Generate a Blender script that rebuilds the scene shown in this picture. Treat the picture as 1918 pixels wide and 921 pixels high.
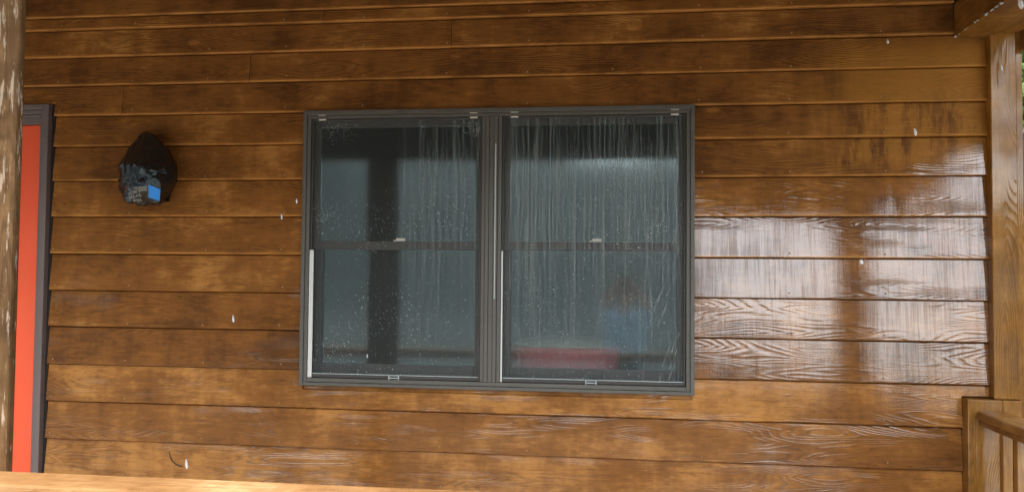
import bpy, bmesh, math, random
from mathutils import Vector, Matrix, noise
from mathutils.bvhtree import BVHTree
random.seed(7)
for o in list(bpy.data.objects): bpy.data.objects.remove(o)
S = bpy.context.scene
C = S.collection
rad = math.radians

# ------------------------------------------------------------------ camera
cam = bpy.data.cameras.new('camera'); co = bpy.data.objects.new('camera', cam); C.objects.link(co)
r = Vector((0.991397, 0.130566, 0.0091906)); u = Vector((-0.0043, -0.03769, 0.99928)); w = Vector((-0.130818, 0.990723, 0.0368044))
m = Matrix((r, u, -w)).transposed().to_4x4(); m.translation = Vector((0, -4.0, 1.4))
co.matrix_world = m
cam.sensor_width = 36; cam.lens = 1610 / 1918 * 36; cam.clip_start = 0.02; cam.clip_end = 600
S.camera = co

# ------------------------------------------------------------------ light
SUN_EL, SUN_AZ = 58, 200            # azimuth: clockwise from +Y, so the sun stands behind the camera
wd = bpy.data.worlds.new('World'); S.world = wd; wd.use_nodes = True
nt = wd.node_tree; bg = nt.nodes['Background']
sk = nt.nodes.new('ShaderNodeTexSky'); sk.sky_type = 'NISHITA'; sk.sun_disc = False
sk.sun_elevation = rad(SUN_EL); sk.sun_rotation = rad(SUN_AZ); sk.dust_density = 2.5; sk.air_density = 1.2; sk.ozone_density = 1
hs = nt.nodes.new('ShaderNodeHueSaturation'); hs.inputs['Saturation'].default_value = 0.26
nt.links.new(sk.outputs[0], hs.inputs['Color']); nt.links.new(hs.outputs[0], bg.inputs[0])
bg.inputs[1].default_value = 0.15
sl = bpy.data.lights.new('sun', 'SUN'); sl.energy = 1.0; sl.angle = rad(25); sl.color = (1, .97, .93)
so = bpy.data.objects.new('sun', sl); C.objects.link(so)
sd = Vector((math.sin(rad(SUN_AZ)) * math.cos(rad(SUN_EL)), math.cos(rad(SUN_AZ)) * math.cos(rad(SUN_EL)), math.sin(rad(SUN_EL))))
so.rotation_euler = sd.to_track_quat('Z', 'Y').to_euler(); so.location = (0, -10, 20)
S.view_settings.view_transform = 'Standard'; S.view_settings.look = 'None'
S.view_settings.exposure = 2.2
S.cycles.max_bounces = 7; S.cycles.diffuse_bounces = 4; S.cycles.glossy_bounces = 3; S.cycles.transparent_max_bounces = 12; S.cycles.caustics_reflective = False; S.cycles.caustics_refractive = False; S.view_settings.gamma = 1
S.view_settings.use_curve_mapping = False

# ------------------------------------------------------------------ node helpers
class NT:
    def __init__(s, name):
        s.m = bpy.data.materials.new(name); s.m.use_nodes = True; s.t = s.m.node_tree
        s.b = s.t.nodes['Principled BSDF']; s.out = s.t.nodes['Material Output']
    def n(s, t, **k):
        x = s.t.nodes.new('ShaderNode' + t)
        for a, v in k.items(): setattr(x, a, v)
        return x
    def l(s, a, b): s.t.links.new(a, b)
    def put(s, sock, v):
        if hasattr(v, 'is_output'): s.l(v, sock)
        else: sock.default_value = v
    def math(s, op, a, b=0.0, c=None, clamp=False):
        x = s.n('Math', operation=op, use_clamp=clamp); s.put(x.inputs[0], a); s.put(x.inputs[1], b)
        if c is not None: s.put(x.inputs[2], c)
        return x.outputs[0]
    def noise(s, vec, scale=1, detail=3, rough=.55, dist=0):
        x = s.n('TexNoise'); s.l(vec, x.inputs['Vector']); x.inputs['Scale'].default_value = scale
        x.inputs['Detail'].default_value = detail; x.inputs['Roughness'].default_value = rough; x.inputs['Distortion'].default_value = dist
        return x.outputs['Fac']
    def scale(s, vec, sc, off=(0, 0, 0)):
        x = s.n('Mapping'); s.l(vec, x.inputs['Vector']); x.inputs['Scale'].default_value = sc; x.inputs['Location'].default_value = off
        return x.outputs[0]
    def step(s, v, a, b, lo=0., hi=1.):
        x = s.n('MapRange', interpolation_type='SMOOTHSTEP'); s.put(x.inputs[0], v)
        for i, q in enumerate((a, b, lo, hi)): s.put(x.inputs[i + 1], q)
        return x.outputs[0]
    def mix(s, f, a, b, mode='MIX'):
        x = s.n('Mix', data_type='RGBA', blend_type=mode); s.put(x.inputs[0], f)
        s.put(x.inputs[6], a if hasattr(a, 'is_output') else (*a, 1)); s.put(x.inputs[7], b if hasattr(b, 'is_output') else (*b, 1))
        return x.outputs[2]
    def bump(s, h, strength, dist, normal=None):
        x = s.n('Bump'); x.inputs['Strength'].default_value = strength; x.inputs['Distance'].default_value = dist
        s.l(h, x.inputs['Height'])
        if normal: s.l(normal, x.inputs['Normal'])
        return x.outputs[0]

def simple(name, col, rough=.5, metal=0., var=.12, nscale=12, bump=0., coat=0., spec=.5):
    k = NT(name); tc = k.n('TexCoord').outputs['Object']
    nz = k.noise(tc, nscale, 4)
    k.l(k.mix(nz, [c * (1 - var) for c in col], [min(1, c * (1 + var)) for c in col]), k.b.inputs['Base Color'])
    k.put(k.b.inputs['Roughness'], k.step(nz, .3, .7, max(0, rough - .08), min(1, rough + .08)))
    k.b.inputs['Metallic'].default_value = metal; k.b.inputs['Coat Weight'].default_value = coat
    k.b.inputs['Specular IOR Level'].default_value = spec
    if bump: k.l(k.bump(k.noise(tc, nscale * 3, 4), bump, .004), k.b.inputs['Normal'])
    return k.m

def wood(name, dark, mid, light, axis='X', wet='none', grain=1.0, rough=.5, worn=0.0):
    """stained rough-sawn timber. axis = direction of the grain; wet = where the fresh film of water lies"""
    k = NT(name)
    obj = k.n('TexCoord').outputs['Object']; oi = k.n('ObjectInfo').outputs['Random']
    sep = k.n('SeparateXYZ'); k.l(obj, sep.inputs[0]); X, Y, Z = sep.outputs
    along, across = {'X': (X, Z), 'Z': (Z, X), 'Y': (Y, X)}[axis]
    other = {'X': Y, 'Z': Y, 'Y': Z}[axis]
    cb = k.n('CombineXYZ'); k.l(along, cb.inputs[0]); k.l(k.math('ADD', across, k.math('MULTIPLY', other, .7)), cb.inputs[1]); k.l(k.math('MULTIPLY', oi, 37.), cb.inputs[2])
    v = cb.outputs[0]                                   # (along, across, random)
    # cathedral grain: contour lines of a stretched noise field
    fld = k.noise(k.scale(v, (1.1, 7.5, 1)), 1, 1.5, .45)
    fld2 = k.noise(k.scale(v, (5, 30, 1), (3, 1, 5)), 1, 2, .5)
    ph = k.math('ADD', k.math('MULTIPLY', fld, 200), k.math('MULTIPLY', fld2, 5.5))
    ring = k.math('POWER', k.math('MULTIPLY_ADD', k.math('SINE', ph), .5, .5), 1.8)
    ringm = k.step(k.noise(k.scale(v, (1.6, 6, 1), (7, 7, 0)), 1, 2), .40, .64)        # where the grain is raised
    fib = k.noise(k.scale(v, (5, 260, 1)), 1, 3, .6)
    saw = k.noise(k.scale(v, (170, 5, 1)), 1, 3, .6)                                   # saw marks across the board
    blot = k.noise(k.scale(v, (2.3, 3.6, 1), (1, 4, 0)), 1, 5, .60)
    brush = k.noise(k.scale(v, (9, 1.6, 1), (2, 9, 0)), 1, 4, .62)
    kn = k.n('TexVoronoi', feature='F1'); k.l(k.scale(v, (2.3, 5.5, 1)), kn.inputs['Vector']); kn.inputs['Scale'].default_value = 1
    knot = k.step(kn.outputs['Distance'], .10, .05)
    tone = k.math('ADD', k.math('MULTIPLY', blot, .80), k.math('MULTIPLY', brush, .30))
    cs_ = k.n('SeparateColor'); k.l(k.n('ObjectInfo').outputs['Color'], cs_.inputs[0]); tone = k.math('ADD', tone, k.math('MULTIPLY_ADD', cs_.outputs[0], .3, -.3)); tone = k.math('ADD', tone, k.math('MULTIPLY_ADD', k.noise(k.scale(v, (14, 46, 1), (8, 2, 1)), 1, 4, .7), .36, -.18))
    cA = k.mix(k.step(tone, .34, .60), dark, mid)
    cB = k.mix(k.step(tone, .56, .80), cA, light)
    cB = k.mix(k.math('MULTIPLY', k.math('MULTIPLY', ring, ringm), .34 * grain), cB, [c * .5 for c in dark])
    cB = k.mix(k.math('MULTIPLY', k.step(fib, .48, .72), .34), cB, [c * .5 for c in dark])
    cB = k.mix(k.math('MULTIPLY', knot, .35), cB, light)
    att = k.n('Attribute', attribute_name='edge'); e = att.outputs['Fac']             # 1 at a board's rubbed edges
    ew = k.math('MULTIPLY', k.step(e, .25, 1.), k.step(k.noise(k.scale(v, (6, 9, 1), (0, 3, 3)), 1, 4), .3, .62, .25, .9))
    cB = k.mix(k.math('MULTIPLY', ew, .75), cB, [min(1, c * 1.25) for c in light])
    if worn:
        wn = k.step(k.noise(k.scale(v, (9, 75, 1), (5, 0, 0)), 1, 5, .7), .56, .63)
        cB = k.mix(k.math('MULTIPLY', wn, worn), cB, (.62, .52, .40))
    k.l(cB, k.b.inputs['Base Color'])
    # water film
    h = k.math('ADD', k.math('MULTIPLY', k.math('MULTIPLY', ring, ringm), .55 * grain), k.math('MULTIPLY', fib, .30))
    h = k.math('ADD', h, k.math('MULTIPLY', saw, .38))
    h = k.math('ADD', h, k.math('MULTIPLY', k.noise(k.scale(v, (14, 30, 1)), 1, 3), .5))
    nrm = k.bump(h, .62, .0032)
    k.l(nrm, k.b.inputs['Normal'])
    gp = k.n('NewGeometry').outputs['Position']; gs = k.n('SeparateXYZ'); k.l(gp, gs.inputs[0]); GX, GY, GZ = gs.outputs
    if wet == 'wall':
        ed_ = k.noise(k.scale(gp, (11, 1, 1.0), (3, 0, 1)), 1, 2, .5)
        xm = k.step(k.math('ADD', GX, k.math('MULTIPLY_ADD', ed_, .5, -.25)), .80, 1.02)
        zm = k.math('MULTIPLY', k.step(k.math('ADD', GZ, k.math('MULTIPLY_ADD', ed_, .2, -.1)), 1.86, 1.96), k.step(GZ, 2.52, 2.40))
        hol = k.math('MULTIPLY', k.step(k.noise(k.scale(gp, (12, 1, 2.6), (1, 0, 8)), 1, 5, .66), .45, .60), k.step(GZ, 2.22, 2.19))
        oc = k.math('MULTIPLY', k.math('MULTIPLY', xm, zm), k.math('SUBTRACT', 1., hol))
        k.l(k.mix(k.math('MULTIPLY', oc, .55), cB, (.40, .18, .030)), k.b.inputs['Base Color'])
        big = k.noise(k.scale(gp, (1.6, 1, 1.1)), 1, 3)
        vert = k.noise(k.scale(gp, (16, 1, 1.3)), 1, 4, .65)
        xr = k.step(k.math('ADD', GX, k.math('MULTIPLY_ADD', big, .9, -.45)), .05, .5)
        zr = k.step(k.math('ADD', GZ, k.math('MULTIPLY_ADD', vert, .5, -.25)), 1.84, 1.68)
        zr = k.math('MAXIMUM', zr, k.math('MULTIPLY', k.step(k.math('ADD', GX, k.math('MULTIPLY_ADD', vert, .24, -.12)), 1.22, 1.34), k.step(GZ, 2.03, 1.93)))
        right = k.math('MULTIPLY', k.math('MULTIPLY', xr, zr), k.step(k.math('ADD', GZ, k.math('MULTIPLY_ADD', vert, .16, -.08)), .82, 1.02, .22, 1.))
        low = k.math('MULTIPLY', k.step(k.math('ADD', GZ, k.math('MULTIPLY_ADD', big, .8, -.4)), 1.2, .6), .34)
        patch = k.math('MULTIPLY', k.step(k.noise(k.scale(gp, (2.4, 1, 6), (4, 0, 2)), 1, 4), .56, .68), k.step(GZ, 1.45, 1.2))
        wetm = k.math('MAXIMUM', k.math('MAXIMUM', right, low), k.math('MULTIPLY', patch, .8))
        wetm = k.math('MULTIPLY', wetm, k.step(k.math('ADD', k.math('MULTIPLY', vert, .25), k.math('ADD', k.math('MULTIPLY', saw, .5), k.math('MULTIPLY', blot, .35))), .42, .62, .48, 1.))
        rid = k.math('MULTIPLY', k.step(k.math('MULTIPLY', ring, ringm), .30, .75), k.step(big, .44, .58))
        lowz = k.step(k.math('ADD', GZ, k.math('MULTIPLY_ADD', big, .5, -.25)), 1.15, .85)
        lip = k.math('MULTIPLY', k.step(e, .20, .27), k.math('MULTIPLY', k.step(GZ, 1.2, 1.0), k.step(k.noise(k.scale(gp, (9, 1, 1)), 1, 4, .7), .42, .52)))
        wetm = k.math('MAXIMUM', wetm, k.math('MAXIMUM', k.math('MULTIPLY', rid, lowz), lip))
    elif wet == 'all':
        wetm = k.step(k.noise(k.scale(gp, (3, 3, 2)), 1, 3), .4, .65, .12, .6)
    else:
        wetm = k.math('MULTIPLY', k.step(k.noise(k.scale(gp, (3, 3, 2)), 1, 3), .5, .7), .25)
    k.b.inputs['Coat IOR'].default_value = 2.0
    k.l(wetm, k.b.inputs['Coat Weight'])
    k.put(k.b.inputs['Coat Roughness'], k.step(saw, .3, .75, .035, .085))
    h2 = k.math('ADD', k.math('ADD', k.math('MULTIPLY', k.math('MULTIPLY', ring, ringm), .42 * grain), k.math('MULTIPLY', fib, .13)), k.math('MULTIPLY', saw, .058))
    k.l(k.bump(h2, .42, .003), k.b.inputs['Coat Normal'])
    k.put(k.b.inputs['Roughness'], k.math('MULTIPLY_ADD', blot, .3, rough))
    k.b.inputs['Specular IOR Level'].default_value = .10
    return k.m

M = {}
DK, MD, LT = (.108, .044, .0125), (.232, .095, .0215), (.45, .210, .054)
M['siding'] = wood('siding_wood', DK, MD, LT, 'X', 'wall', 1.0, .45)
M['cornerw'] = wood('corner_wood', (.15, .062, .011), (.265, .122, .022), (.42, .215, .054), 'Z', 'all')
M['beam'] = wood('beam_wood', (.13, .055, .012), (.24, .11, .022), (.40, .20, .05), 'Y', 'none')
M['beamx'] = wood('header_wood', (.09, .036, .011), (.16, .068, .02), (.30, .14, .045), 'X', 'all')
M['dkbeam'] = wood('dark_beam_wood', (.035, .017, .007), (.06, .028, .011), (.09, .045, .018), 'X', 'none')
M['post'] = wood('weathered_post_wood', (.045, .024, .010), (.095, .051, .021), (.175, .10, .046), 'Z', 'none', 1.2, .6, .32)
M['rail'] = wood('cedar_rail_wood', (.17, .075, .025), (.30, .16, .062), (.50, .335, .17), 'X', 'none', 1.3)
M['raily'] = wood('side_rail_wood', (.14, .058, .012), (.25, .112, .022), (.40, .205, .05), 'Y', 'all', 1.1)
M['balw'] = wood('baluster_wood', (.22, .095, .02), (.36, .175, .036), (.52, .28, .08), 'Z', 'all', 1.1)
M['floor'] = wood('deck_wood', (.38, .25, .14), (.48, .34, .20), (.56, .42, .27), 'X', 'none')
M['nail'] = simple('stained_nail', (.34, .20, .09), .45, 0, .4, 40)
M['sheath'] = simple('sheathing', (.03, .02, .013), .9)
M['frame'] = simple('window_frame_paint', (.092, .090, .078), .42, 0, .2, 30, .15)
M['sash'] = simple('sash_paint', (.045, .042, .038), .5, 0, .2, 25, .1)
M['track'] = simple('jamb_liner_vinyl', (.62, .66, .66), .35, 0, .06)
M['clip'] = simple('pale_plastic', (.80, .80, .74), .4, 0, .06)
M['tab'] = simple('clear_plastic_clip', (.40, .47, .48), .3, 0, .06)
M['doorred'] = simple('red_door_paint', (.80, .098, .030), .42, 0, .05, 5)
M['doorframe'] = simple('door_frame_paint', (.135, .108, .102), .4, 0, .15, 20)
M['dark'] = simple('dark_gap', (.012, .010, .010), .8)
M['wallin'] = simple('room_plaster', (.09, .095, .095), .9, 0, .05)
M['tape'] = simple('blue_painters_tape', (.02, .26, .80), .6, 0, .08, 60, .2)
M['ink'] = simple('pale_print', (.42, .43, .38), .6, 0, .25, 200)
M['red'] = simple('red_plastic', (.80, .03, .07), .4, 0, .08)
M['dome'] = simple('pale_lid', (.42, .36, .28), .6, 0, .1)
M['shirt'] = simple('blue_shirt', (.48, .66, .86), .8, 0, .15, 20)
M['skin'] = simple('skin', (.55, .32, .23), .55, 0, .08)
M['trouser'] = simple('dark_trousers', (.03, .035, .05), .8)
M['hair'] = simple('brown_hair', (.04, .025, .015), .6)
M['phone'] = simple('phone_glass', (.01, .01, .012), .12)
M['iron'] = simple('black_iron', (.02, .02, .02), .4)
M['greypanel'] = simple('pale_grey_panel', (.42, .45, .46), .4)
M['bark'] = simple('bark', (.08, .055, .04), .9, 0, .3, 15, .5)
M['roofing'] = simple('asphalt_shingle', (.05, .05, .05), .9, 0, .3, 60)

def leaf_mat(name, a, b):
    k = NT(name); oi = k.n('NewGeometry').outputs['Random Per Island']
    k.l(k.mix(oi, a, b), k.b.inputs['Base Color']); k.b.inputs['Roughness'].default_value = .5
    tr = k.n('BsdfTranslucent'); k.l(k.mix(oi, a, b), tr.inputs[0]); mx = k.n('MixShader'); mx.inputs[0].default_value = .4
    k.l(k.b.outputs[0], mx.inputs[1]); k.l(tr.outputs[0], mx.inputs[2]); k.l(mx.outputs[0], k.out.inputs[0]); return k.m
M['leaf'] = leaf_mat('leaf', (.07, .16, .02), (.16, .30, .05))

k = NT('grass_ground'); tc = k.n('TexCoord').outputs['Object']
k.l(k.mix(k.noise(tc, 1.5, 6), (.04, .045, .042), (.07, .075, .068)), k.b.inputs['Base Color']); k.b.inputs['Roughness'].default_value = .9
k.l(k.bump(k.noise(tc, 20, 5), .8, .05), k.b.inputs['Normal']); M['grass'] = k.m
k = NT('bounce_gravel'); tc = k.n('TexCoord').outputs['Object']
k.l(k.mix(k.noise(tc, 60, 4, .7), (.26, .25, .23), (.48, .465, .43)), k.b.inputs['Base Color']); k.b.inputs['Roughness'].default_value = .6
k.l(k.bump(k.noise(tc, 45, 4), .7, .02), k.b.inputs['Normal']); M['reflector'] = k.m
k = NT('wooded_slope'); tc = k.n('TexCoord').outputs['Object']
k.l(k.mix(k.noise(tc, .5, 6, .7), (.115, .125, .12), (.18, .195, .185)), k.b.inputs['Base Color']); k.b.inputs['Roughness'].default_value = .9
k.l(k.bump(k.noise(tc, 1.2, 6, .7), 1, .8), k.b.inputs['Normal']); M['hill'] = k.m

# glass pane: transparent with a mirror-like part
k = NT('window_glass'); tr = k.n('BsdfTransparent'); tr.inputs[0].default_value = (.86, .90, .89, 1)
gl = k.n('BsdfGlossy'); gl.inputs['Roughness'].default_value = .075; gl.inputs[0].default_value = (.80, .96, .98, 1)
lw = k.n('LayerWeight'); lw.inputs[0].default_value = .25
mx = k.n('MixShader'); k.put(mx.inputs[0], k.math('MULTIPLY_ADD', lw.outputs['Fresnel'], .8, .135, True)); k.l(tr.outputs[0], mx.inputs[1]); k.l(gl.outputs[0], mx.inputs[2]); k.l(mx.outputs[0], k.out.inputs[0]); M['glass'] = k.m

# insect screen: fine dark mesh, partly filled with a wet film
k = NT('insect_screen'); gp = k.n('NewGeometry').outputs['Position']; gs = k.n('SeparateXYZ'); k.l(gp, gs.inputs[0]); GX, GY, GZ = gs.outputs
wob = k.noise(k.scale(gp, (9, 1, 3)), 1, 3)
st = k.noise(k.scale(k.n('VectorMath', operation='ADD').outputs[0], (1, 1, 1)), 1) if False else None
cb = k.n('CombineXYZ'); k.l(k.math('MULTIPLY_ADD', wob, .05, GX), cb.inputs[0]); k.l(GZ, cb.inputs[2])
stn = k.noise(k.scale(cb.outputs[0], (75, 1, 1.1)), 1, 4, .65)
right = k.step(GX, -.62, -.5, .0, 1.); leftp = k.math('MULTIPLY', k.step(GX, -1.15, -.95), k.step(GX, -.66, -.70))
dens = k.math('MULTIPLY', k.math('MAXIMUM', right, k.math('MULTIPLY', leftp, .75)), k.step(GZ, 1.25, 1.75, .35, 1.))
strk = k.math('MULTIPLY', k.step(stn, .48, .62), dens)
spk = k.math('MULTIPLY', k.step(k.noise(k.scale(gp, (130, 1, 130)), 1, 2), .58, .70), k.step(k.noise(k.scale(gp, (5, 1, 6), (3, 0, 2)), 1, 3), .45, .60))
film = k.math('MAXIMUM', strk, k.math('MULTIPLY', spk, .6))
hz = k.noise(k.scale(gp, (3, 1, 5)), 1, 4, .65)
op = k.math('ADD', k.math('MULTIPLY_ADD', film, .14, .06), k.math('MULTIPLY', hz, .10))
k.l(k.mix(film, (.085, .115, .12), (.25, .32, .32)), k.b.inputs['Base Color'])
k.put(k.b.inputs['Roughness'], k.math('MULTIPLY_ADD', film, -.3, .6))
tr = k.n('BsdfTransparent'); mx = k.n('MixShader'); k.l(op, mx.inputs[0]); k.l(tr.outputs[0], mx.inputs[1]); k.l(k.b.outputs[0], mx.inputs[2]); k.l(mx.outputs[0], k.out.inputs[0]); M['screen'] = k.m

def water(name, tfac, col):
    k = NT(name); k.b.inputs['Base Color'].default_value = (*col, 1); k.b.inputs['Roughness'].default_value = .15; k.b.inputs['Specular IOR Level'].default_value = .8
    nz = k.noise(k.n('TexCoord').outputs['Object'], 30, 2)
    tr = k.n('BsdfTransparent'); mx = k.n('MixShader'); k.put(mx.inputs[0], k.step(nz, .3, .7, tfac * .7, min(1, tfac * 1.3))); k.l(tr.outputs[0], mx.inputs[1]); k.l(k.b.outputs[0], mx.inputs[2]); k.l(mx.outputs[0], k.out.inputs[0]); return k.m
M['trail'] = water('water_trail', .15, (.55, .62, .62))
M['drop'] = water('water_bead', .55, (.66, .74, .76))
M['fall'] = water('falling_water', .5, (.80, .84, .86))

# black bin-bag film
k = NT('black_bag_film'); tc = k.n('TexCoord').outputs['Object']
k.l(k.mix(k.noise(tc, 9, 3), (.005, .007, .010), (.010, .012, .014)), k.b.inputs['Base Color'])
k.b.inputs['Roughness'].default_value = .13; k.b.inputs['Specular IOR Level'].default_value = .75; k.b.inputs['Specular Tint'].default_value = (.8, .95, 1, 1)
vo = k.n('TexVoronoi', feature='F1'); k.l(tc, vo.inputs['Vector']); vo.inputs['Scale'].default_value = 70
h = k.math('ADD', k.math('MULTIPLY', k.noise(tc, 38, 5, .65, .6), 1.), k.math('MULTIPLY', vo.outputs['Distance'], .5))
sep = k.n('SeparateXYZ'); k.l(k.n('NewGeometry').outputs['Position'], sep.inputs[0])
hh = k.math('MULTIPLY', h, k.step(sep.outputs[2], 1.96, 1.90, .30, 1.))
k.l(k.bump(hh, .7, .0045), k.b.inputs['Normal']); M['bag'] = k.m

# ------------------------------------------------------------------ object helpers
def tag(o, label=None, cat=None, group=None, kind=None):
    if label: o['label'] = label
    if cat: o['category'] = cat
    if group: o['group'] = group
    if kind: o['kind'] = kind
    return o
def thing(name, label, cat, loc, group=None):
    o = bpy.data.objects.new(name, None); C.objects.link(o); o.location = loc; o.empty_display_size = .1
    return tag(o, label, cat, group)
def link(name, me, mat, parent=None, loc=(0, 0, 0)):
    o = bpy.data.objects.new(name, me); C.objects.link(o)
    if mat and not me.materials: me.materials.append(mat)
    o.location = loc
    if parent:
        o.parent = parent; o.location = Vector(loc) - world_loc(parent)
    return o
def world_loc(o):
    v = Vector(o.location)
    while o.parent: o = o.parent; v += o.location
    return v
def bm_mesh(bm, name, smooth=False):
    bmesh.ops.recalc_face_normals(bm, faces=bm.faces[:])
    me = bpy.data.meshes.new(name); bm.to_mesh(me); bm.free()
    if smooth:
        for p in me.polygons: p.use_smooth = True
    return me
def add_box(bm, a, b, bev=0.):
    c = [(a[i] + b[i]) / 2 for i in range(3)]; d = [abs(b[i] - a[i]) for i in range(3)]
    g = bmesh.ops.create_cube(bm, size=1)['verts']
    for v in g: v.co = Vector((v.co[0] * d[0] + c[0], v.co[1] * d[1] + c[1], v.co[2] * d[2] + c[2]))
    if bev:
        es = list({e for v in g for e in v.link_edges}); bmesh.ops.bevel(bm, geom=es, offset=bev, segments=2, affect='EDGES', profile=.5)
def box(name, a, b, mat, parent=None, bev=.003):
    """one box, origin at its centre"""
    c = Vector([(a[i] + b[i]) / 2 for i in range(3)]); bm = bmesh.new()
    add_box(bm, Vector(a) - c, Vector(b) - c, bev)
    return link(name, bm_mesh(bm, name), mat, parent, c)
def boxes(name, lst, mat, parent=None, bev=.002):
    c = Vector(lst[0][0]); bm = bmesh.new()
    for a, b in lst: add_box(bm, Vector(a) - c, Vector(b) - c, bev)
    return link(name, bm_mesh(bm, name), mat, parent, c)
def ring_frame(bm, x0, x1, z0, z1, wl, wr, wt, wb, y0, y1, bev=.002):
    add_box(bm, (x0, y0, z0), (x0 + wl, y1, z1), bev); add_box(bm, (x1 - wr, y0, z0), (x1, y1, z1), bev)
    add_box(bm, (x0 + wl, y0 + .0006, z1 - wt), (x1 - wr, y1, z1 - .0006), bev); add_box(bm, (x0 + wl, y0 + .0006, z0 + .0006), (x1 - wr, y1, z0 + wb), bev)
def tube(bm, pts, rads, seg=8, cap=True):
    rings = []
    for i, p in enumerate(pts):
        t = (pts[min(i + 1, len(pts) - 1)] - pts[max(i - 1, 0)]).normalized()
        a = t.cross(Vector((0, 0, 1)) if abs(t.z) < .9 else Vector((1, 0, 0))).normalized(); b = t.cross(a)
        rings.append([bm.verts.new(p + (a * math.cos(j * 2 * math.pi / seg) + b * math.sin(j * 2 * math.pi / seg)) * rads[i]) for j in range(seg)])
    for i in range(len(rings) - 1):
        for j in range(seg): bm.faces.new((rings[i][j], rings[i][(j + 1) % seg], rings[i + 1][(j + 1) % seg], rings[i + 1][j]))
    if cap: bm.faces.new(rings[0]); bm.faces.new(rings[-1])

# ------------------------------------------------------------------ ground and far setting
GZ0 = -.4
bm = bmesh.new(); bmesh.ops.create_grid(bm, x_segments=40, y_segments=40, size=250)
g = link('ground', bm_mesh(bm, 'ground'), M['grass'], None, (0, 0, GZ0)); tag(g, 'wet green lawn around the porch', 'lawn', kind='structure')
bm = bmesh.new(); bmesh.ops.create_grid(bm, x_segments=12, y_segments=8, size=1)
for v in bm.verts: v.co = Vector((v.co.x * 9, v.co.y * 3.9, .0))
tag(link('bounce_pad', bm_mesh(bm, 'bounce_pad'), M['reflector'], None, (0, -5.75, GZ0 + .012)), 'unseen added pale gravel yard in front of the porch', 'reflector', kind='structure')  # unseen pale pad, added to bounce light up onto the top boards
# wooded slope behind the photographer: high to the left, low to the right
def lerp_tab(x, tab):
    for (a_, va), (b_, vb) in zip(tab[:-1], tab[1:]):
        if x <= b_: return va + (vb - va) * max(0, (x - a_) / (b_ - a_))
    return tab[-1][1]
bm = bmesh.new(); NA, NR = 140, 7; rows = []
for i in range(NA + 1):
    a = rad(178 + 190 * i / NA)                        # from the left (-X) round behind (-Y) to the right
    q = i / NA
    dg_ = math.degrees(a); el_ = lerp_tab(dg_, [(178, 24), (235, 22), (256, 10.5), (272, 9.5), (286, 6), (310, 5), (368, 6)]); top = 68 * math.tan(rad(el_))
    col = []
    for j in range(NR):
        t = j / (NR - 1); R_ = 42 + 26 * t
        p = Vector((math.cos(a) * R_, math.sin(a) * R_, 0)); h_ = top * math.sin(t * math.pi / 2) * (1 + .12 * noise.noise(p * .10) + .14 * noise.noise(p * .4)) if j else 0
        p.z = GZ0 - .2 + h_; col.append(bm.verts.new(p))
    rows.append(col)
for i in range(NA):
    for j in range(NR - 1): bm.faces.new((rows[i][j], rows[i + 1][j], rows[i + 1][j + 1], rows[i][j + 1]))
tag(link('wooded_hill', bm_mesh(bm, 'wooded_hill'), M['hill']), 'wooded slope mirrored dimly in the window', 'hill', kind='structure')

# ------------------------------------------------------------------ porch deck and room behind the wall
fl = bpy.data.objects.new('porch_floor', None); C.objects.link(fl); fl.location = (-1, -.85, 0); tag(fl, kind='structure')
y = -1.95; base = None
while y < -.02:
    y2 = min(y + .138, -.006)
    bm = bmesh.new(); add_box(bm, (-2.6, -.069 if y2 - y > .1 else -(y2 - y) / 2, -.018), (2.6, (y2 - y) / 2, .018), .004)
    link('deck_plank', bm_mesh(bm, 'deck_plank'), M['floor'], fl, (-1.0, (y + y2) / 2, -.018)); y += .144
box('deck_skirt', (-3.6, -1.868, GZ0 - .05), (1.6, -1.83, -.037), M['beamx'], fl)
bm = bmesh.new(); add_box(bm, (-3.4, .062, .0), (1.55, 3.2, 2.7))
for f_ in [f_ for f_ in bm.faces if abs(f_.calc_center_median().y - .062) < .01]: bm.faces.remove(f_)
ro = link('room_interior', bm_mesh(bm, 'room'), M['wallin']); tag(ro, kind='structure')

# ------------------------------------------------------------------ siding wall
WX0, WX1, WZ0, WZ1 = -1.553, .312, .875, 2.200          # window outline
wall = thing('siding_wall', 'wet brown lap siding wall with overlapping horizontal boards around the window', 'wall', (-.65, .02, 0))
bm = bmesh.new()
def sh(a, b, c, d): add_box(bm, (a, .0385, c), (b, .06, d))
sh(-5.6, -3.90, 0, 2.95); sh(-3.90, -2.90, 2.26, 2.95); sh(-2.90, WX0 + .01, 0, 2.95); sh(WX1 - .01, 1.60, 0, 2.95); sh(WX0 + .01, WX1 - .01, 0, WZ0 + .01); sh(WX0 + .01, WX1 - .01, WZ1 - .01, 2.95)
link('sheathing', bm_mesh(bm, 'sheathing'), M['sheath'], wall)
ZS = [.015, .20, .392, .578, .764, .950, 1.136, 1.319, 1.501, 1.688, 1.870, 2.043, 2.200, 2.353, 2.498, 2.638, 2.703, 2.86]
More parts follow.
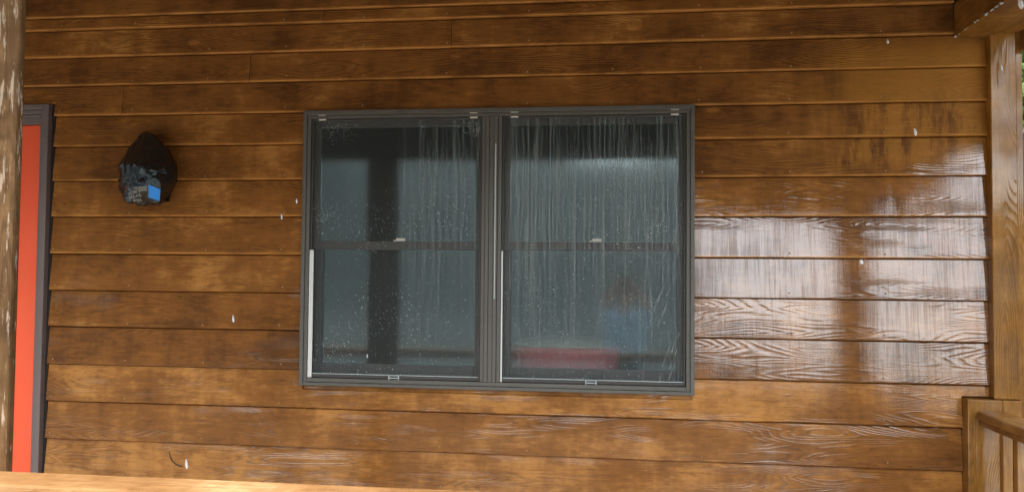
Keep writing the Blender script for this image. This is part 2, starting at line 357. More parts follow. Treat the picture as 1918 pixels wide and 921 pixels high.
def board(cols, z0, z1, proud=.0205):
    """cols: (xa, xb, bottom, top) side by side; front face leans out from z1 down to z0"""
    dz = random.uniform(-.002, .002); pr = proud + random.uniform(-.002, .002); th = .0335
    xa, xb = cols[0][0], cols[-1][1]; c = Vector(((xa + xb) / 2, .01, (z0 + z1) / 2)); bm = bmesh.new()
    lay = bm.loops.layers.float_color.new('edge') if False else None
    el = bm.verts.layers.float.new('edge')
    vs = {}
    def V(x, y, z, e):
        key = (round(x, 4), round(y, 4), round(z, 4))
        if key not in vs:
            vs[key] = bm.verts.new(Vector((x, y, z)) - c); vs[key][el] = e
        return vs[key]
    yf = lambda z: pr - pr * (z1 - z) / (z1 - z0) + .0   # front y at height z: 0 at the bottom
    n_tot = 0
    for ci, (a, b, zb, zt) in enumerate(cols):
        n = max(1, int((b - a) / .16)); xs = [a + (b - a) * i / n for i in range(n + 1)]
        zl = [zb, zb + .004, zb + .013, (zb + zt) / 2, zt - .05, zt - .0285, zt - .023, zt]
        if zt - zb < .09: zl = [zb, zb + .004, zb + .013, zt - .0285, zt - .023, zt]
        def P(x, i):
            z = zl[i]; jit = .0016 * noise.noise(Vector((x * 3.1, z0 * 9, 2))) + .0008 * noise.noise(Vector((x * 17, z0 * 9, 5)))
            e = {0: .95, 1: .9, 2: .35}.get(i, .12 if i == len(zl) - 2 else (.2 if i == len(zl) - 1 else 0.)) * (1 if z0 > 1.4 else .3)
            y_ = yf(z) + jit * 1.2 + (.003 if i == 0 else 0) + (.010 if i >= len(zl) - 2 else 0)
            return V(x, y_, z + (jit * 1.3 if i < 3 else 0) + (dz if i < 3 else 0), e)
        for i in range(n):
            for q in range(len(zl) - 1): bm.faces.new((P(xs[i], q), P(xs[i + 1], q), P(xs[i + 1], q + 1), P(xs[i], q + 1)))
            bm.faces.new((P(xs[i], 0), V(xs[i], th + .0045, zb, .4), V(xs[i + 1], th + .0045, zb, .4), P(xs[i + 1], 0)))
        if ci == 0: bm.faces.new([P(a, q) for q in range(len(zl))] + [V(a, th + .0045, zt, .4), V(a, th + .0045, zb, .4)])
        if ci == len(cols) - 1: bm.faces.new([P(b, q) for q in range(len(zl))][::-1] + [V(b, th + .0045, zb, .4), V(b, th + .0045, zt, .4)])
    me = bm_mesh(bm, 'siding_board')
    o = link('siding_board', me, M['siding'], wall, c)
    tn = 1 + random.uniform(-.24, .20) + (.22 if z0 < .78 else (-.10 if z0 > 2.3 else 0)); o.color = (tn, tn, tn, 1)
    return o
JOINTS = {1.870: [-2.216], 2.200: [-2.515], 2.353: [-1.844], 2.498: [-.832], 2.638: [-1.471]}
for i in range(len(ZS) - 1):
    z0, zn = ZS[i], ZS[i + 1]; z1 = zn + .022; G = .0012
    if z0 < 2.2:
        board([(-5.5, -3.905, z0, z1)], z0, z1)
    R1 = 1.462 if z0 < .8 else 1.577
    L1 = -2.882
    if z0 < .7: board([(L1, R1, z0, z1)], z0, z1)
    elif z0 < .9: board([(L1, WX0 + .008, z0, z1), (WX0 + .008, WX1 - .008, z0, WZ0 + .004), (WX1 - .008, 1.462, z0, z1), (1.462, 1.577, .898, z1)], z0, z1)
    elif z0 < 2.1:
        L2 = WX0 + .008
        js = [L1] + JOINTS.get(z0, []) + [L2]
        for a, b in zip(js[:-1], js[1:]): board([(a + (G if a != L1 else 0), b - (G if b != L2 else 0), z0, z1)], z0, z1)
        board([(WX1 - .008, R1, z0, z1)], z0, z1)
    elif z0 < 2.3:
        board([(-5.5, L1, 2.262, z1), (L1, -2.515 - G, z0, z1)], z0, z1); board([(-2.515 + G, R1, z0, z1)], z0, z1)
    else:
        js = [-5.5] + JOINTS.get(z0, []) + [R1 if z0 < 2.4 else 1.445]
        for n_, (a, b) in enumerate(zip(js[:-1], js[1:])): board([(a + (G if n_ else 0), b - G, z0, z1)], z0, z1)
bm = bmesh.new()
for z0 in ZS:
    for n_ in range(14):
        x = -2.86 + n_ * .40 + random.uniform(-.01, .01)
        if x > 1.44 or (WX0 - .03 < x < WX1 + .03 and .74 < z0 < 2.19): continue
        if z0 > 2.65: continue
        c_ = Vector((x, .0008, z0 + random.uniform(.018, .026)))
        vs_ = [bm.verts.new(c_ + Vector((.0042 * math.cos(q), 0, .0042 * math.sin(q)))) for q in [i * math.pi / 4 for i in range(8)]]
        top_ = [bm.verts.new(c_ + Vector((.003 * math.cos(q), -.0022, .003 * math.sin(q)))) for q in [i * math.pi / 4 for i in range(8)]]
        bm.faces.new(top_)
        for q in range(8): bm.faces.new((vs_[q], vs_[(q + 1) % 8], top_[(q + 1) % 8], top_[q]))
tag(link('nail_heads', bm_mesh(bm, 'nail_heads'), M['nail'], wall), kind='stuff')
scar = [(-2.222, .534), (-2.216, .511), (-2.204, .488), (-2.184, .473), (-2.164, .466), (-2.142, .462)]
bm = bmesh.new(); tube(bm, [Vector((x, .0115 - (.58 - z) * .088, z)) for x, z in scar], [.001, .002, .003, .003, .0035, .001], 6)
link('split_knot', bm_mesh(bm, 'split_knot', True), M['bark'], wall)
# corner boards at the right end, part of the wall
box('corner_board', (1.578, -.034, .896), (1.683, .06, 2.60), M['cornerw'], wall, .004)
box('corner_board', (1.6836, -.026, -.3), (1.712, .30, 2.59), M['cornerw'], wall, .003)
box('corner_board_base', (1.464, -.052, -.02), (1.606, .02, .894), M['cornerw'], wall, .004)
box('corner_board_base', (1.6063, -.051, .800), (1.6832, .02, .8935), M['cornerw'], wall, .003)
box('side_wall_panel', (1.605, .062, -.3), (1.683, 3.3, 2.9), M['sheath'], wall, 0)

# ------------------------------------------------------------------ porch roof: ceiling, beams, shingles
roof = thing('porch_roof', 'brown porch roof end with heavy beam above the corner board at top right', 'roof', (-.7, -.9, 2.5))
y = -2.35
def ceil_z(y): return 2.62 + (y + 2.3) * .115
while y < -.02:
    y2 = min(y + .19, -.004); bm = bmesh.new(); c = Vector((-1.2, (y + y2) / 2, ceil_z((y + y2) / 2)))
    add_box(bm, (-3.2, -(y2 - y) / 2, -.009), (3.2, (y2 - y) / 2, .009), .003)
    link('ceiling_board', bm_mesh(bm, 'ceiling_board'), M['rail'], roof, c); y += .196
box('front_beam', (-4.6, -1.98, 2.24), (1.66, -1.83, 2.612), M['dkbeam'], roof, .006)
box('end_beam', (1.44, -1.828, 2.478), (1.60, -.004, 2.63), M['beam'], roof, .005)
box('end_fascia', (1.602, -1.828, 2.486), (1.695, -.036, 2.62), M['beam'], roof, .005)
box('header_board', (1.70, -.075, 2.405), (2.30, -.03, 2.75), M['beamx'], roof, .005)
box('eave_fascia', (-4.6, -2.42, 2.53), (2.3, -2.385, 2.72), M['beamx'], roof, .004)
bm = bmesh.new()
for a, b in (((-4.7, -2.46, 2.735), (2.35, .3, 3.02)),):
    vs = [bm.verts.new(p) for p in [(-4.7, -2.46, 2.74), (2.35, -2.46, 2.74), (2.35, .3, 3.06), (-4.7, .3, 3.06), (-4.7, -2.46, 2.77), (2.35, -2.46, 2.77), (2.35, .3, 3.09), (-4.7, .3, 3.09)]]
    for f_ in ((0, 1, 2, 3), (7, 6, 5, 4), (0, 4, 5, 1), (1, 5, 6, 2), (2, 6, 7, 3), (3, 7, 4, 0)): bm.faces.new([vs[q] for q in f_])
link('roof_deck', bm_mesh(bm, 'roof_deck'), M['roofing'], roof)

bm = bmesh.new()
for i in range(55):
    yy = -.02 - random.random() * 1.7; q_ = random.choice((.003, .004, .006)); g_ = bmesh.ops.create_icosphere(bm, subdivisions=1, radius=q_)['verts']
    for v in g_: v.co = Vector((v.co.x + 1.439 + random.uniform(-.002, .004), v.co.y * random.choice((1, 2.2)) + yy, v.co.z * 1.1 + 2.4785))
tag(link('drip_beads', bm_mesh(bm, 'drip_beads', True), M['drop'], roof), kind='stuff')
# ------------------------------------------------------------------ posts
def porch_post(x0, x1, label):
    t = thing('porch_post', label, 'post', ((x0 + x1) / 2, -1.895, GZ0), 'posts along the porch front')
    box('shaft', (x0, -1.909, -.39), (x1, -1.880, 2.238), M['post'], t, .008)
    box('base_shoe', (x0 - .01, -1.918, GZ0 - .01), (x1 + .01, -1.870, -.30), M['post'], t, .004)
porch_post(-1.845, -1.615, 'weathered peeling brown porch post cropped by the left edge in front of the red door')
porch_post(1.385, 1.615, 'brown porch post mirrored as a dark band in the wet siding right of the window')

# ------------------------------------------------------------------ railings
fr = thing('porch_railing', 'pale cedar porch railing running along the bottom edge of the picture', 'railing', (-.2, -1.97, 0))
bm = bmesh.new(); add_box(bm, (-2.2, -.066, -.02), (2.2, .066, .02), .006)
for v in bm.verts: v.co.z += .0018 * noise.noise(Vector((v.co.x * 4, v.co.y * 20, 0)))
link('cap_rail', bm_mesh(bm, 'cap_rail'), M['rail'], fr, (-.6, -1.976, .860))
box('sub_rail', (-2.8, -1.99, .818), (1.60, -1.952, .8385), M['rail'], fr, .004)
box('bottom_rail', (-2.8, -1.985, .06), (1.60, -1.945, .13), M['rail'], fr, .004)
srl = thing('side_railing', 'brown side railing with cap rail and balusters meeting the corner board at lower right', 'railing', (1.56, -.8, 0))
box('cap_rail', (1.500, -1.878, .808), (1.625, -.0535, .846), M['raily'], srl, .007)
box('rail_lip', (1.512, -1.878, .783), (1.60, -.0535, .807), M['raily'], srl, .004)
box('bottom_rail', (1.535, -1.878, .09), (1.585, -.0535, .17), M['raily'], srl, .004)
bm = bmesh.new(); add_box(bm, (-.019, -.019, -.345), (.019, .019, .345), .003); bal2 = bm_mesh(bm, 'side_baluster'); bal2.materials.append(M['balw'])
for i in range(13): link('baluster', bal2, None, srl, (1.56, -.19 - i * .13, .4375))

# ------------------------------------------------------------------ door
door = thing('red_door', 'bright red entry door in a dark brown frame behind the left porch post', 'door', (-3.4, .03, 0))
bm = bmesh.new()
for x0, x1, y0, y1 in ((-2.925, -2.898, -.022, .05), (-2.945, -2.9255, -.010, .05), (-2.960, -2.9455, .004, .06)):
    add_box(bm, (x0, y0, .0), (x1, y1, 2.257 - (-2.898 - x1)), .003); add_box(bm, (-6.8 - x1 + .0, y0, .0), (-6.8 - x0, y1, 2.257 - (-2.898 - x1)), .003)
    add_box(bm, (-6.8 - x0 + .0004, y0 + .0005, 2.257 - (-2.898 - x0)), (x0 - .0004, y1, 2.257 - (-2.898 - x1) - .0005), .003)
add_box(bm, (-3.838, .012, 2.160), (-2.961, .06, 2.196), .003)
link('door_frame', bm_mesh(bm, 'door_frame'), M['doorframe'], door)
leaf = box('leaf', (-3.836, .030, .02), (-2.963, .07, 2.158), M['doorred'], door, .003)
for z0, z1 in ((.2, .95), (1.1, 2.0)):
    for x0 in (-3.70, -3.34): boxes('panel_mould', [((x0, .024, z0), (x0 + .26, .031, z0 + .02)), ((x0, .024, z1 - .02), (x0 + .26, .031, z1)), ((x0, .0245, z0 + .02), (x0 + .02, .031, z1 - .02)), ((x0 + .24, .0245, z0 + .02), (x0 + .26, .031, z1 - .02))], M['doorred'], leaf)
bm = bmesh.new(); bmesh.ops.create_uvsphere(bm, u_segments=16, v_segments=10, radius=.03); 
for v in bm.verts: v.co.y *= .8
link('door_knob', bm_mesh(bm, 'door_knob', True), M['iron'], leaf, (-3.77, -.005, 1.0))
box('threshold', (-3.84, -.02, .0), (-2.962, .07, .019), M['doorframe'], door)
box('shadow_gap', (-2.8975, .010, .0), (-2.884, .0212, 2.262), M['dark'], door, 0)

# ------------------------------------------------------------------ window
win = thing('double_window', 'dark framed pair of sash windows with rain streaked insect screens', 'window', (-.62, .02, .875))
bm = bmesh.new()
ring_frame(bm, WX0, WX1, WZ0, WZ1, .018, .018, .022, .016, -.020, .06)
ring_frame(bm, WX0 + .0185, WX1 - .0185, WZ0 + .0165, WZ1 - .0225, .018, .018, .016, .020, -.013, .10)
link('casing', bm_mesh(bm, 'casing'), M['frame'], win)
bm = bmesh.new()
XM = -.6195
for a, b, y0 in ((-.055, -.0365, -.012), (-.036, -.019, -.019), (-.0185, .004, -.0145), (.0045, .0215, -.020), (.022, .0405, -.011)):
    add_box(bm, (XM + a, y0, WZ0 + .037), (XM + b, .10, WZ1 - .039), .0025)
link('mullion', bm_mesh(bm, 'mullion'), M['frame'], win)
units = [(-1.5155, XM - .0555), (XM + .041, .2745)]
TZ0, TZ1 = WZ0 + .037, WZ1 - .039
scr_all = []
for ui, (a, b) in enumerate(units):
    # upper sash sits outside, lower sash inside
    bm = bmesh.new(); ring_frame(bm, a + .002, b - .002, 1.530, TZ1 - .001, .033, .033, .036, .040, .030, .056)
    us = link('upper_sash', bm_mesh(bm, 'upper_sash'), M['sash'], win)
    box('pane', (a + .0355, .042, 1.5705), (b - .0355, .046, TZ1 - .0375), M['glass'], us, 0)
    bm = bmesh.new(); ring_frame(bm, a + .002, b - .002, TZ0 + .001, 1.560, .036, .036, .030, .062, .058, .086)
    ls = link('lower_sash', bm_mesh(bm, 'lower_sash'), M['sash'], win)
    box('pane', (a + .0385, .070, TZ0 + .0635), (b - .0385, .074, 1.5295), M['glass'], ls, 0)
    cx = (a + b) / 2 + .02
    boxes('sash_lock', [((cx - .022, .034, 1.571), (cx + .022, .041, 1.585)), ((cx - .036, .034, 1.5705), (cx - .0225, .041, 1.5765))], M['clip'], ls)
    # pale jamb liner beside the lower sash
    box('jamb_liner', (a + .0015, -.0105, TZ0 + .002), (a + (.022 if ui == 0 else .009), -.0025, 1.525), M['track'], win, .002)
    # screen
    bm = bmesh.new(); ring_frame(bm, a + .0012, b - .0012, TZ0 + .0015, TZ1 - .0015, .008, .008, .009, .014, -.002, .008)
    sf = link('screen_frame', bm_mesh(bm, 'screen_frame'), M['sash'], win)
    box('screen_mesh', (a + .0095, .0030, TZ0 + .016), (b - .0095, .0034, TZ1 - .011), M['screen'], sf, 0)
    box('screen_bar', (a + .010, .0002, TZ0 + .018), (b - .010, .0026, TZ0 + .0215), M['tab'], sf, 0)
    bm = bmesh.new(); px = -1.088 if ui == 0 else -.155
    ring_frame(bm, px - .026, px + .026, .905, .934, .005, .005, .005, .005, -.010, -.0025, .001); add_box(bm, (px - .02, -.008, .917), (px + .02, -.003, .921))
    link('pull_tab', bm_mesh(bm, 'pull_tab'), M['tab'], sf)
    for px in ((-1.462, -.716) if ui == 0 else (-.521, .223)):
        for dz_, yy in ((.0, -.016), (-.022, -.0055)): box('clip', (px - .018, yy, 2.1795 + dz_ - .003), (px + .018, yy + .006, 2.1795 + dz_ + .0025), M['clip'], sf, .001)
box('weather_strip', (XM + .0215 - .012, -.0225, 1.30), (XM + .0215 - .006, -.0195, 2.03), M['tab'], win, .001)
# rain: trails down the screens and beads clinging to them
bm = bmesh.new()
def trail(x, zt, zb, wd_):
    n = max(4, int((zt - zb) / .03)); ph = random.uniform(0, 50); pv = None; am = random.choice((.003, .004, .012, .02))
    for i in range(n + 1):
        t = i / n; z = zt + (zb - zt) * t; xx = x + am * noise.noise(Vector((ph, z * 5, 0))) + .003 * noise.noise(Vector((ph, z * 30, 7)))
        ww = wd_ * (.6 + .5 * noise.noise(Vector((ph, z * 9, 3)))) * (1 if t < .9 else .8)
        ring = [bm.verts.new((xx - ww / 2, .0026, z)), bm.verts.new((xx, .0026 - ww * .3, z)), bm.verts.new((xx + ww / 2, .0026, z))]
        if pv:
            for q in range(2): bm.faces.new((pv[q], pv[q + 1], ring[q + 1], ring[q]))
        pv = ring
for x in (-1.06, -1.055, -1.02, -.995, -.975, -.955, -.935, -.922, -.912, -.90, -.885, -.872, -.835, -.815, -.79, -.775, -.765): trail(x + random.uniform(-.006, .006), 2.06 - random.random() ** 2 * .2, random.uniform(1.15, 1.6), random.uniform(.0022, .004))
for i in range(20): trail(random.uniform(-1.45, -.70), random.uniform(1.0, 1.9), random.uniform(.95, 1.3), random.uniform(.0015, .003))
for i in range(165):
    x = random.uniform(-.56, .25); trail(x, 2.12 - random.random() * .26, random.uniform(1.05, 1.75), random.uniform(.0016, .0038))
for i in range(40): trail(random.uniform(-.55, .22), random.uniform(1.3, 1.9), random.uniform(.95, 1.3), random.uniform(.0015, .003))
for i in range(16):                                     # slanting runs at the right edge
    x = .25 - random.random() ** 2 * .10; z = random.uniform(.95, 1.9); n = 4; pv = None
    for j in range(n + 1):
        t = j / n; xx = x - .035 * t; zz = z - .09 * t + .004 * math.sin(j * 3); ww = .003 + .0015 * math.sin(j * 2.)
        ring = [bm.verts.new((xx - ww, .0026, zz)), bm.verts.new((xx, .0010, zz)), bm.verts.new((xx + ww, .0026, zz))]
        if pv:
            for q in range(2): bm.faces.new((pv[q], pv[q + 1], ring[q + 1], ring[q]))
        pv = ring
tag(link('water_trails', bm_mesh(bm, 'water_trails', True), M['trail'], win), kind='stuff')
bm = bmesh.new()
def bead(x, z, rx, rz):
    c = bm.verts.new((x, .0024 - rx * .8, z)); n = 6
    rg = [bm.verts.new((x + rx * math.cos(q * 2 * math.pi / n), .0026, z + rz * math.sin(q * 2 * math.pi / n))) for q in range(n)]
    for q in range(n): bm.faces.new((c, rg[q], rg[(q + 1) % n]))
cl = [(-1.44, 1.68, .09), (-1.22, 1.62, .16), (-.88, 1.68, .16), (-1.15, 1.25, .2), (-1.0, 1.05, .25), (-1.4, 1.05, .14), (-.25, 1.05, .35), (-.45, 1.3, .2), (.0, 1.2, .28), (-.1, 1.62, .3), (.15, 1.6, .15), (-1.4, 2.1, .08), (-.7, 2.1, .04)]
for i in range(2600):
    c = random.choice(cl); x = random.gauss(c[0], c[2] * .6); z = random.gauss(c[1], c[2] * .45)
    if any(a + .01 < x < b - .01 for a, b in units) and TZ0 + .02 < z < TZ1 - .01:
        s_ = random.choice((.0006, .0007, .0008, .001, .0013)); bead(x, z, s_ * random.choice((1, 1.6)), s_ * random.choice((1, 1.5, 2)))
for i in range(900):
    a, b = random.choice(units); s_ = random.choice((.0005, .0007, .001)); bead(random.uniform(a + .012, b - .012), TZ0 + .02 + random.random() ** 1.4 * 1.2, s_, s_ * 1.3)
bead(-1.222, 1.02, .004, .010)
tag(link('water_beads', bm_mesh(bm, 'water_beads', True), M['drop'], win), kind='stuff')

# ------------------------------------------------------------------ things seen dimly through the right pane
tb = thing('red_tub', 'blurred red drum with pale domed top behind the lower right window pane', 'tub', (-.30, .50, .70))
def lathe(prof, seg=32):
    bm = bmesh.new(); rr = [[bm.verts.new((p[0] * math.cos(j * 2 * math.pi / seg), p[0] * .62 * math.sin(j * 2 * math.pi / seg), p[1])) for j in range(seg)] for p in prof]
    for i in range(len(rr) - 1):
        for j in range(seg): bm.faces.new((rr[i][j], rr[i][(j + 1) % seg], rr[i + 1][(j + 1) % seg], rr[i + 1][j]))
    bm.faces.new(rr[0]); bm.faces.new(rr[-1]); return bm
link('body', bm_mesh(lathe([(.24, 0), (.265, .03), (.275, .34), (.268, .362)]), 'tub_body', True), M['red'], tb, (-.30, .33, .70))
link('lid', bm_mesh(lathe([(.262, .3625), (.255, .372), (.225, .392), (.15, .408), (.02, .414)]), 'tub_lid', True), M['dome'], tb, (-.30, .33, .70))
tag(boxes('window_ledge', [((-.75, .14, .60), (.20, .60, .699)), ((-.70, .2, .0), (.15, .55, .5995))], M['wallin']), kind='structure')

# ------------------------------------------------------------------ bag over the wall lantern
bag = thing('plastic_bag', 'black plastic bag wrapped over a wall lantern left of the window', 'bag', (-2.30, -.005, 1.75))
KP = {'A': (-2.3604, -0.06, 2.1108), 'B': (-2.4658, -0.1, 1.9293), 'P1': (-2.3999, -0.165, 1.9203), 'C': (-2.2883, -0.2, 1.9199), 'D': (-2.2149, -0.19, 1.8927), 'E': (-2.1825, -0.08, 1.9375), 'F': (-2.4635, -0.09, 1.8229),
      'P2': (-2.3845, -0.172, 1.8191), 'M': (-2.2824, -0.205, 1.81), 'J': (-2.1946, -0.175, 1.8229), 'K': (-2.1803, -0.07, 1.8499), 'G': (-2.4217, -0.1, 1.7511), 'P3': (-2.3794, -0.15, 1.7414), 'H': (-2.3025, -0.14, 1.7241),
      'I': (-2.2262, -0.135, 1.7373), 'L': (-2.2179, -0.06, 1.8014), 'A2': (-2.3092, -0.07, 2.0979), 'S': (-2.2348, -0.09, 2.0359), 'T': (-2.4074, -0.09, 2.0274), 'N': (-2.2678, -0.15, 1.9831)}
bm = bmesh.new(); kv = {q: bm.verts.new(c_) for q, c_ in KP.items()}
for f_ in ('T B P1', 'A T P1 C', 'A C N A2', 'C D N', 'A2 N S', 'N D E S', 'B F P2 P1', 'P1 P2 M C', 'C M J D', 'D J K E', 'F G P3 P2', 'P2 P3 H M', 'M H I J', 'J I L K'): bm.faces.new([kv[q] for q in f_.split()])
sil = 'A T B F G P3 H I L K E S A2'.split(); cen = Vector((-2.32, 0, 1.92))
bk = {q: bm.verts.new((cen.x + (KP[q][0] - cen.x) * .82, -.003, cen.z + (KP[q][2] - cen.z) * .86)) for q in sil}
for q, q2 in zip(sil, sil[1:] + sil[:1]): bm.faces.new((kv[q], kv[q2], bk[q2], bk[q]))
bm.faces.new([bk[q] for q in sil])
front = [e_ for e_ in bm.edges if not all(v in set(bk.values()) for v in e_.verts)]
bmesh.ops.subdivide_edges(bm, edges=front, cuts=9, use_grid_fill=True, smooth=.0)
bmesh.ops.triangulate(bm, faces=[f_ for f_ in bm.faces if len(f_.verts) > 4])
bmesh.ops.smooth_vert(bm, verts=[v for v in bm.verts if v.co.y < -.02], factor=.5, use_axis_x=True, use_axis_y=True, use_axis_z=True)
bmesh.ops.recalc_face_normals(bm, faces=bm.faces[:]); bm.normal_update()
for v in bm.verts:
    if v.co.y > -.02: continue
    q = v.co; lo = 1. if q.z < 1.925 else .45
    cr = abs(noise.noise(Vector((q.x * 26 + q.z * 9, q.z * 13, 3)))) * 1.2 + abs(noise.noise(Vector((q.x * 60 - q.z * 30, q.z * 48, 8)))) * .6
    v.co = q + v.normal * ((.35 - cr) * .020 * lo) + v.normal * .0012 * noise.noise(q * 110) * lo
bmesh.ops.recalc_face_normals(bm, faces=bm.faces[:])
bvh = BVHTree.FromBMesh(bm)
def on_bag(x, z, off):
    h_ = bvh.ray_cast(Vector((x, -1, z)), Vector((0, 1, 0)))
    return Vector((x, (h_[0].y if h_[0] else -.15) - off, z))
bag_me = bm_mesh(bm, 'bag_film', True)
link('bag_film', bag_me, M['bag'], bag)
dg = bpy.context.evaluated_depsgraph_get()
for txt, x, z, sz, rot in (('SUPPO', -2.310, 1.800, .0185, 4), ('DOUBLE JAWS', -2.362, 1.779, .0165, 9), ('BAG W IS', -2.360, 1.762, .0165, 7), ('ER TEN', -2.348, 1.747, .0155, 2)):
    cu = bpy.data.curves.new('print', 'FONT'); cu.body = txt; cu.size = sz; cu.resolution_u = 2
    tmp = bpy.data.objects.new('print', cu); C.objects.link(tmp); bpy.context.view_layer.update()
    dg = bpy.context.evaluated_depsgraph_get(); me = bpy.data.meshes.new_from_object(tmp.evaluated_get(dg)); bpy.data.objects.remove(tmp)
    cr, sr = math.cos(rad(rot)), math.sin(rad(rot))
    for v in me.vertices: v.co = on_bag(x + v.co.x * cr - v.co.y * sr, z + v.co.x * sr + v.co.y * cr, .0022)
    me.materials.clear(); link('printed_text', me, M['ink'], bag)
tp = [(-2.243, 1.824), (-2.197, 1.806), (-2.201, 1.748), (-2.247, 1.764)]
bm = bmesh.new(); NT_ = 6; gf = {}
for i in range(NT_ + 1):
    for j in range(NT_ + 1):
        s_, t_ = i / NT_, j / NT_; a = Vector(tp[0]).lerp(Vector(tp[1]), s_); b = Vector(tp[3]).lerp(Vector(tp[2]), s_); q = a.lerp(b, t_); p = on_bag(q.x, q.y, .004)
        gf[i, j] = p
ym = min(p.y for p in gf.values()); ymx = sum(p.y for p in gf.values()) / len(gf)
vf = {}
for (i, j), p in gf.items():
    yy = .3 * p.y + .7 * (ym + (.02 * i / NT_))
    for s_ in (0, 1): vf[i, j, s_] = bm.verts.new((p.x, min(yy, p.y) + s_ * .0012, p.z))
for i in range(NT_):
    for j in range(NT_):
        for s_ in (0, 1): bm.faces.new((vf[i, j, s_], vf[i + 1, j, s_], vf[i + 1, j + 1, s_], vf[i, j + 1, s_]))
for i in range(NT_):
    for j in (0, NT_): bm.faces.new((vf[i, j, 0], vf[i + 1, j, 0], vf[i + 1, j, 1], vf[i, j, 1])); bm.faces.new((vf[j, i, 0], vf[j, i + 1, 0], vf[j, i + 1, 1], vf[j, i, 1]))
tag(link('masking_tape', bm_mesh(bm, 'masking_tape'), M['tape'], bag), 'bright blue tape patch at the bag\'s lower right')

# ------------------------------------------------------------------ tree and arch glimpsed past the corner
tree = thing('garden_tree', 'leafy green tree glimpsed past the corner board at the right edge', 'tree', (5.3, 6.5, GZ0))
bm = bmesh.new(); b0 = Vector((5.3, 6.5, GZ0 - .1))
tube(bm, [b0, b0 + Vector((.05, 0, 1.2)), b0 + Vector((-.05, .1, 2.4)), b0 + Vector((.1, .1, 3.6)), b0 + Vector((.1, .1, 5.2))], [.17, .14, .11, .08, .03], 10)
for i in range(14):
    z = random.uniform(1.6, 4.6); a = random.uniform(0, 6.28); L = random.uniform(.9, 1.8); s_ = b0 + Vector((.03, .06, z)); d = Vector((math.cos(a), math.sin(a), .35))
    tube(bm, [s_, s_ + d * L * .5 + Vector((0, 0, .05)), s_ + d * L], [.05, .032, .01], 6)
link('trunk', bm_mesh(bm, 'trunk', True), M['bark'], tree)
bm = bmesh.new()
cls = [Vector((random.gauss(0, .95), random.gauss(0, .95), random.gauss(0, 1.05))) for _ in range(60)]
for i in range(15000):
    c = random.choice(cls); p = b0 + Vector((0, 0, 4.1)) + c + Vector([random.gauss(0, .22) for _ in range(3)])
    n = Vector([random.gauss(0, 1) for _ in range(3)]).normalized(); t = n.orthogonal().normalized(); q = n.cross(t); L = random.uniform(.07, .13)
    bm.faces.new([bm.verts.new(p + t * L), bm.verts.new(p + q * L * .45 + n * .01), bm.verts.new(p - t * L), bm.verts.new(p - q * L * .45 + n * .01)])
tag(link('crown', bm_mesh(bm, 'crown'), M['leaf'], tree), kind='stuff')
ar = thing('garden_arch', 'black curved metal arch with pale grey panel at the right edge', 'arch', (3.2, 1.8, GZ0))
pts = [Vector((2.50, 1.8, GZ0))] + [Vector((2.50, 1.8, 2.15))] + [Vector((3.2 - .70 * math.cos(a), 1.8, 2.15 + .70 * math.sin(a))) for a in [math.pi * q / 16 for q in range(1, 16)]] + [Vector((3.9, 1.8, 2.15)), Vector((3.9, 1.8, GZ0))]
bm = bmesh.new(); tube(bm, pts, [.035] * len(pts), 10); link('hoop', bm_mesh(bm, 'hoop', True), M['iron'], ar)
bm = bmesh.new()
f0 = [(p.x, p.z) for p in pts]; sc = lambda q: (3.2 + (q[0] - 3.2) * .955, 1 + (q[1] - 1) * .965)
fa = [bm.verts.new((sc(q)[0], 1.81, sc(q)[1])) for q in f0]; fb = [bm.verts.new((sc(q)[0], 1.83, sc(q)[1])) for q in f0]
bm.faces.new(fa); bm.faces.new(fb[::-1])
for i in range(len(fa)): bm.faces.new((fa[i], fa[(i + 1) % len(fa)], fb[(i + 1) % len(fb)], fb[i]))
link('panel', bm_mesh(bm, 'panel'), M['greypanel'], ar)
for x in (2.62, 2.78, 2.95, 3.12): box('bar', (x, 1.785, GZ0), (x + .02, 1.805, 2.3), M['iron'], ar)

# ------------------------------------------------------------------ the photographer, seen only mirrored in the right pane
def skin_mesh(name, verts, edges, radii, root, sub=2):
    me = bpy.data.meshes.new(name); me.from_pydata(verts, edges, []); o = bpy.data.objects.new(name, me); C.objects.link(o)
    md = o.modifiers.new('s', 'SKIN'); md.use_smooth_shade = True
    for i, q in enumerate(radii): me.skin_vertices[0].data[i].radius = q
    me.skin_vertices[0].data[root].use_root = True
    sb = o.modifiers.new('d', 'SUBSURF'); sb.levels = sub; sb.render_levels = sub
    bpy.context.view_layer.update(); dg = bpy.context.evaluated_depsgraph_get()
    r_ = bpy.data.meshes.new_from_object(o.evaluated_get(dg)); bpy.data.objects.remove(o); return r_
PX, PY = 0.0, -4.42; g0 = GZ0
vt, ed, rd = [], [], []
def add(p, r_, link_to=None):
    vt.append((PX + p[0], PY + p[1], g0 + p[2])); rd.append(r_ if isinstance(r_, tuple) else (r_, r_))
    if link_to is not None: ed.append((link_to, len(vt) - 1))
    return len(vt) - 1
pel = add((0, 0, .95), (.165, .115)); ab = add((0, 0, 1.12), (.155, .11), pel); ch = add((0, .01, 1.33), (.185, .12), ab); nb = add((0, .01, 1.46), (.09, .07), ch)
nk = add((0, .015, 1.52), (.055, .06), nb); hd = add((0, .035, 1.60), (.075, .092), nk); hd2 = add((0, .035, 1.69), (.072, .09), hd)
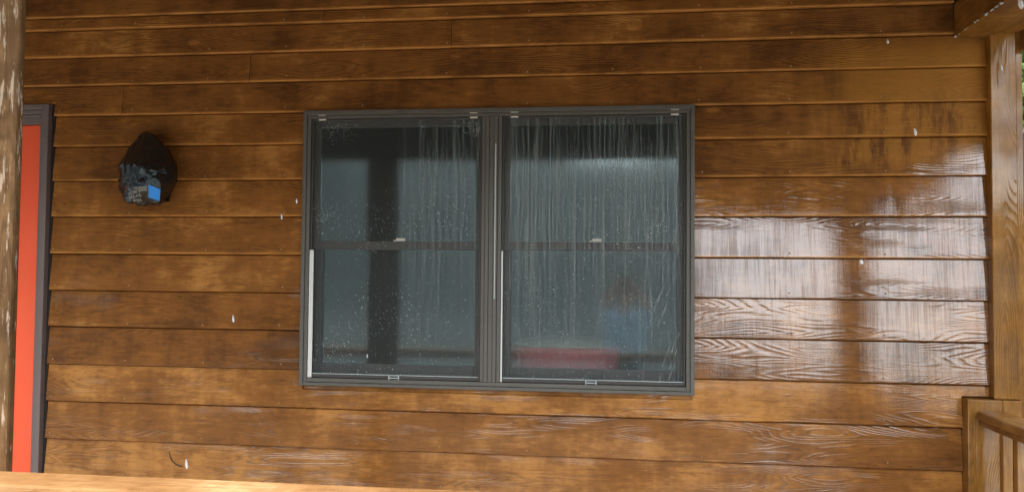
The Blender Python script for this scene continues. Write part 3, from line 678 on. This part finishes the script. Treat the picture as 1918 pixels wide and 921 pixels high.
for s_ in (-1, 1):
    hp = add((s_ * .10, 0, .88), .092, pel); kn_ = add((s_ * .12, .02, .50), .06, hp); an = add((s_ * .13, -.01, .09), .042, kn_); add((s_ * .14, .16, .035), (.045, .03), an)
    sh_ = add((s_ * .19, .01, 1.41), .062, ch); el = add((s_ * .24, .20, 1.50), .046, sh_); wr = add((s_ * .09, .34, 1.70), .030, el); pm = add((s_ * .075, .365, 1.755), (.035, .018), wr)
    for q in range(4):
        k1 = add((s_ * (.07 - .01 * q), .385, 1.775 + .016 * (q - 1)), .010, pm); k2 = add((s_ * (.045 - .004 * q), .372, 1.785 + .017 * (q - 1)), .009, k1)
    th1 = add((s_ * .055, .35, 1.755), .011, pm); add((s_ * .035, .352, 1.775), .009, th1)
pm_ = skin_mesh('person_body', vt, ed, rd, pel)
pers = thing('person', 'person in a blue shirt raising a phone, mirrored in the right window pane', 'person', (PX, PY, g0))
for n_ in ('skin', 'shirt', 'trouser'): pm_.materials.append(M[n_])
for p in pm_.polygons:
    z = p.center.z - g0; dy = p.center.y - PY; p.use_smooth = True
    p.material_index = 2 if z < .98 else (1 if z < 1.49 and dy < .24 or (z < 1.60 and dy > .10 and dy < .24 and abs(p.center.x) > .13) else 0)
link('body', pm_, None, pers)
bm = bmesh.new(); bmesh.ops.create_uvsphere(bm, u_segments=20, v_segments=14, radius=.1)
for v in bm.verts: v.co = Vector((v.co.x * .88, v.co.y * 1.06 - .012, v.co.z * 1.05)) 
bmesh.ops.delete(bm, geom=[v for v in bm.verts if v.co.z < -.01 and v.co.y > -.03 or v.co.z < -.07], context='VERTS')
link('hair', bm_mesh(bm, 'hair', True), M['hair'], pers, (PX, PY + .03, g0 + 1.675))
bm = bmesh.new(); bmesh.ops.create_cone(bm, segments=8, radius1=.016, radius2=.006, depth=.04, cap_ends=True)
link('nose', bm_mesh(bm, 'nose', True), M['skin'], pers, (PX, PY + .125, g0 + 1.625))
for s_ in (-1, 1):
    bm = bmesh.new(); bmesh.ops.create_uvsphere(bm, u_segments=10, v_segments=8, radius=.012); link('eye', bm_mesh(bm, 'eye', True), M['hair'], pers, (PX + s_ * .03, PY + .108, g0 + 1.655))
    bm = bmesh.new(); bmesh.ops.create_uvsphere(bm, u_segments=10, v_segments=8, radius=.03)
    for v in bm.verts: v.co.x *= .35; v.co.y *= .6
    link('ear', bm_mesh(bm, 'ear', True), M['skin'], pers, (PX + s_ * .078, PY + .02, g0 + 1.635))
ph = box('phone', (-.075, -4.052, 1.355), (.075, -4.043, 1.432), M['phone'], None, .003); tag(ph, 'dark phone held up by the person mirrored in the right window pane', 'phone')

# ------------------------------------------------------------------ water dripping off the eave
DR = [(1695, 'large falling water drop at the top right near the end beam', 1.29, 2.32, 3.0, .021, .0075),
      (0, 'falling water drop in front of the blotched boards at upper right', 1.02, 1.93, 3.2, .014, .005),
      (0, 'tiny falling water drop above the right end of the window', .90, 2.23, 3.1, .008, .004),
      (0, 'thin falling water drop just below the end beam', 1.27, 2.13, 3.1, .012, .0025),
      (0, 'falling water drop above the front rail at lower left', -1.70, .66, 3.2, .020, .0055),
      (0, 'falling water drop before the boards midway between door and window', -1.52, 1.23, 3.2, .015, .004),
      (0, 'left one of the two slanting water drops beside the window', -1.33, 1.63, 3.2, .012, .003),
      (0, 'right one of the two slanting water drops beside the window', -1.27, 1.69, 3.2, .011, .003),
      (0, 'round falling water drop over the bright wet boards below the blotched ones', .86, 1.47, 3.3, .010, .007)]
for _, lab, x, z, d, L, w_ in DR:
    bm = bmesh.new(); bmesh.ops.create_uvsphere(bm, u_segments=10, v_segments=8, radius=1)
    for v in bm.verts:
        t = v.co.z; v.co = Vector((v.co.x * w_ * (1 - .25 * t), v.co.y * w_ * (1 - .25 * t), t * L)); v.co.x -= .12 * v.co.z * 1.0
    tag(link('water_drop', bm_mesh(bm, 'water_drop', True), M['fall'], None, (x, d - 4.0, z)), lab, 'water drop', 'falling water drops')
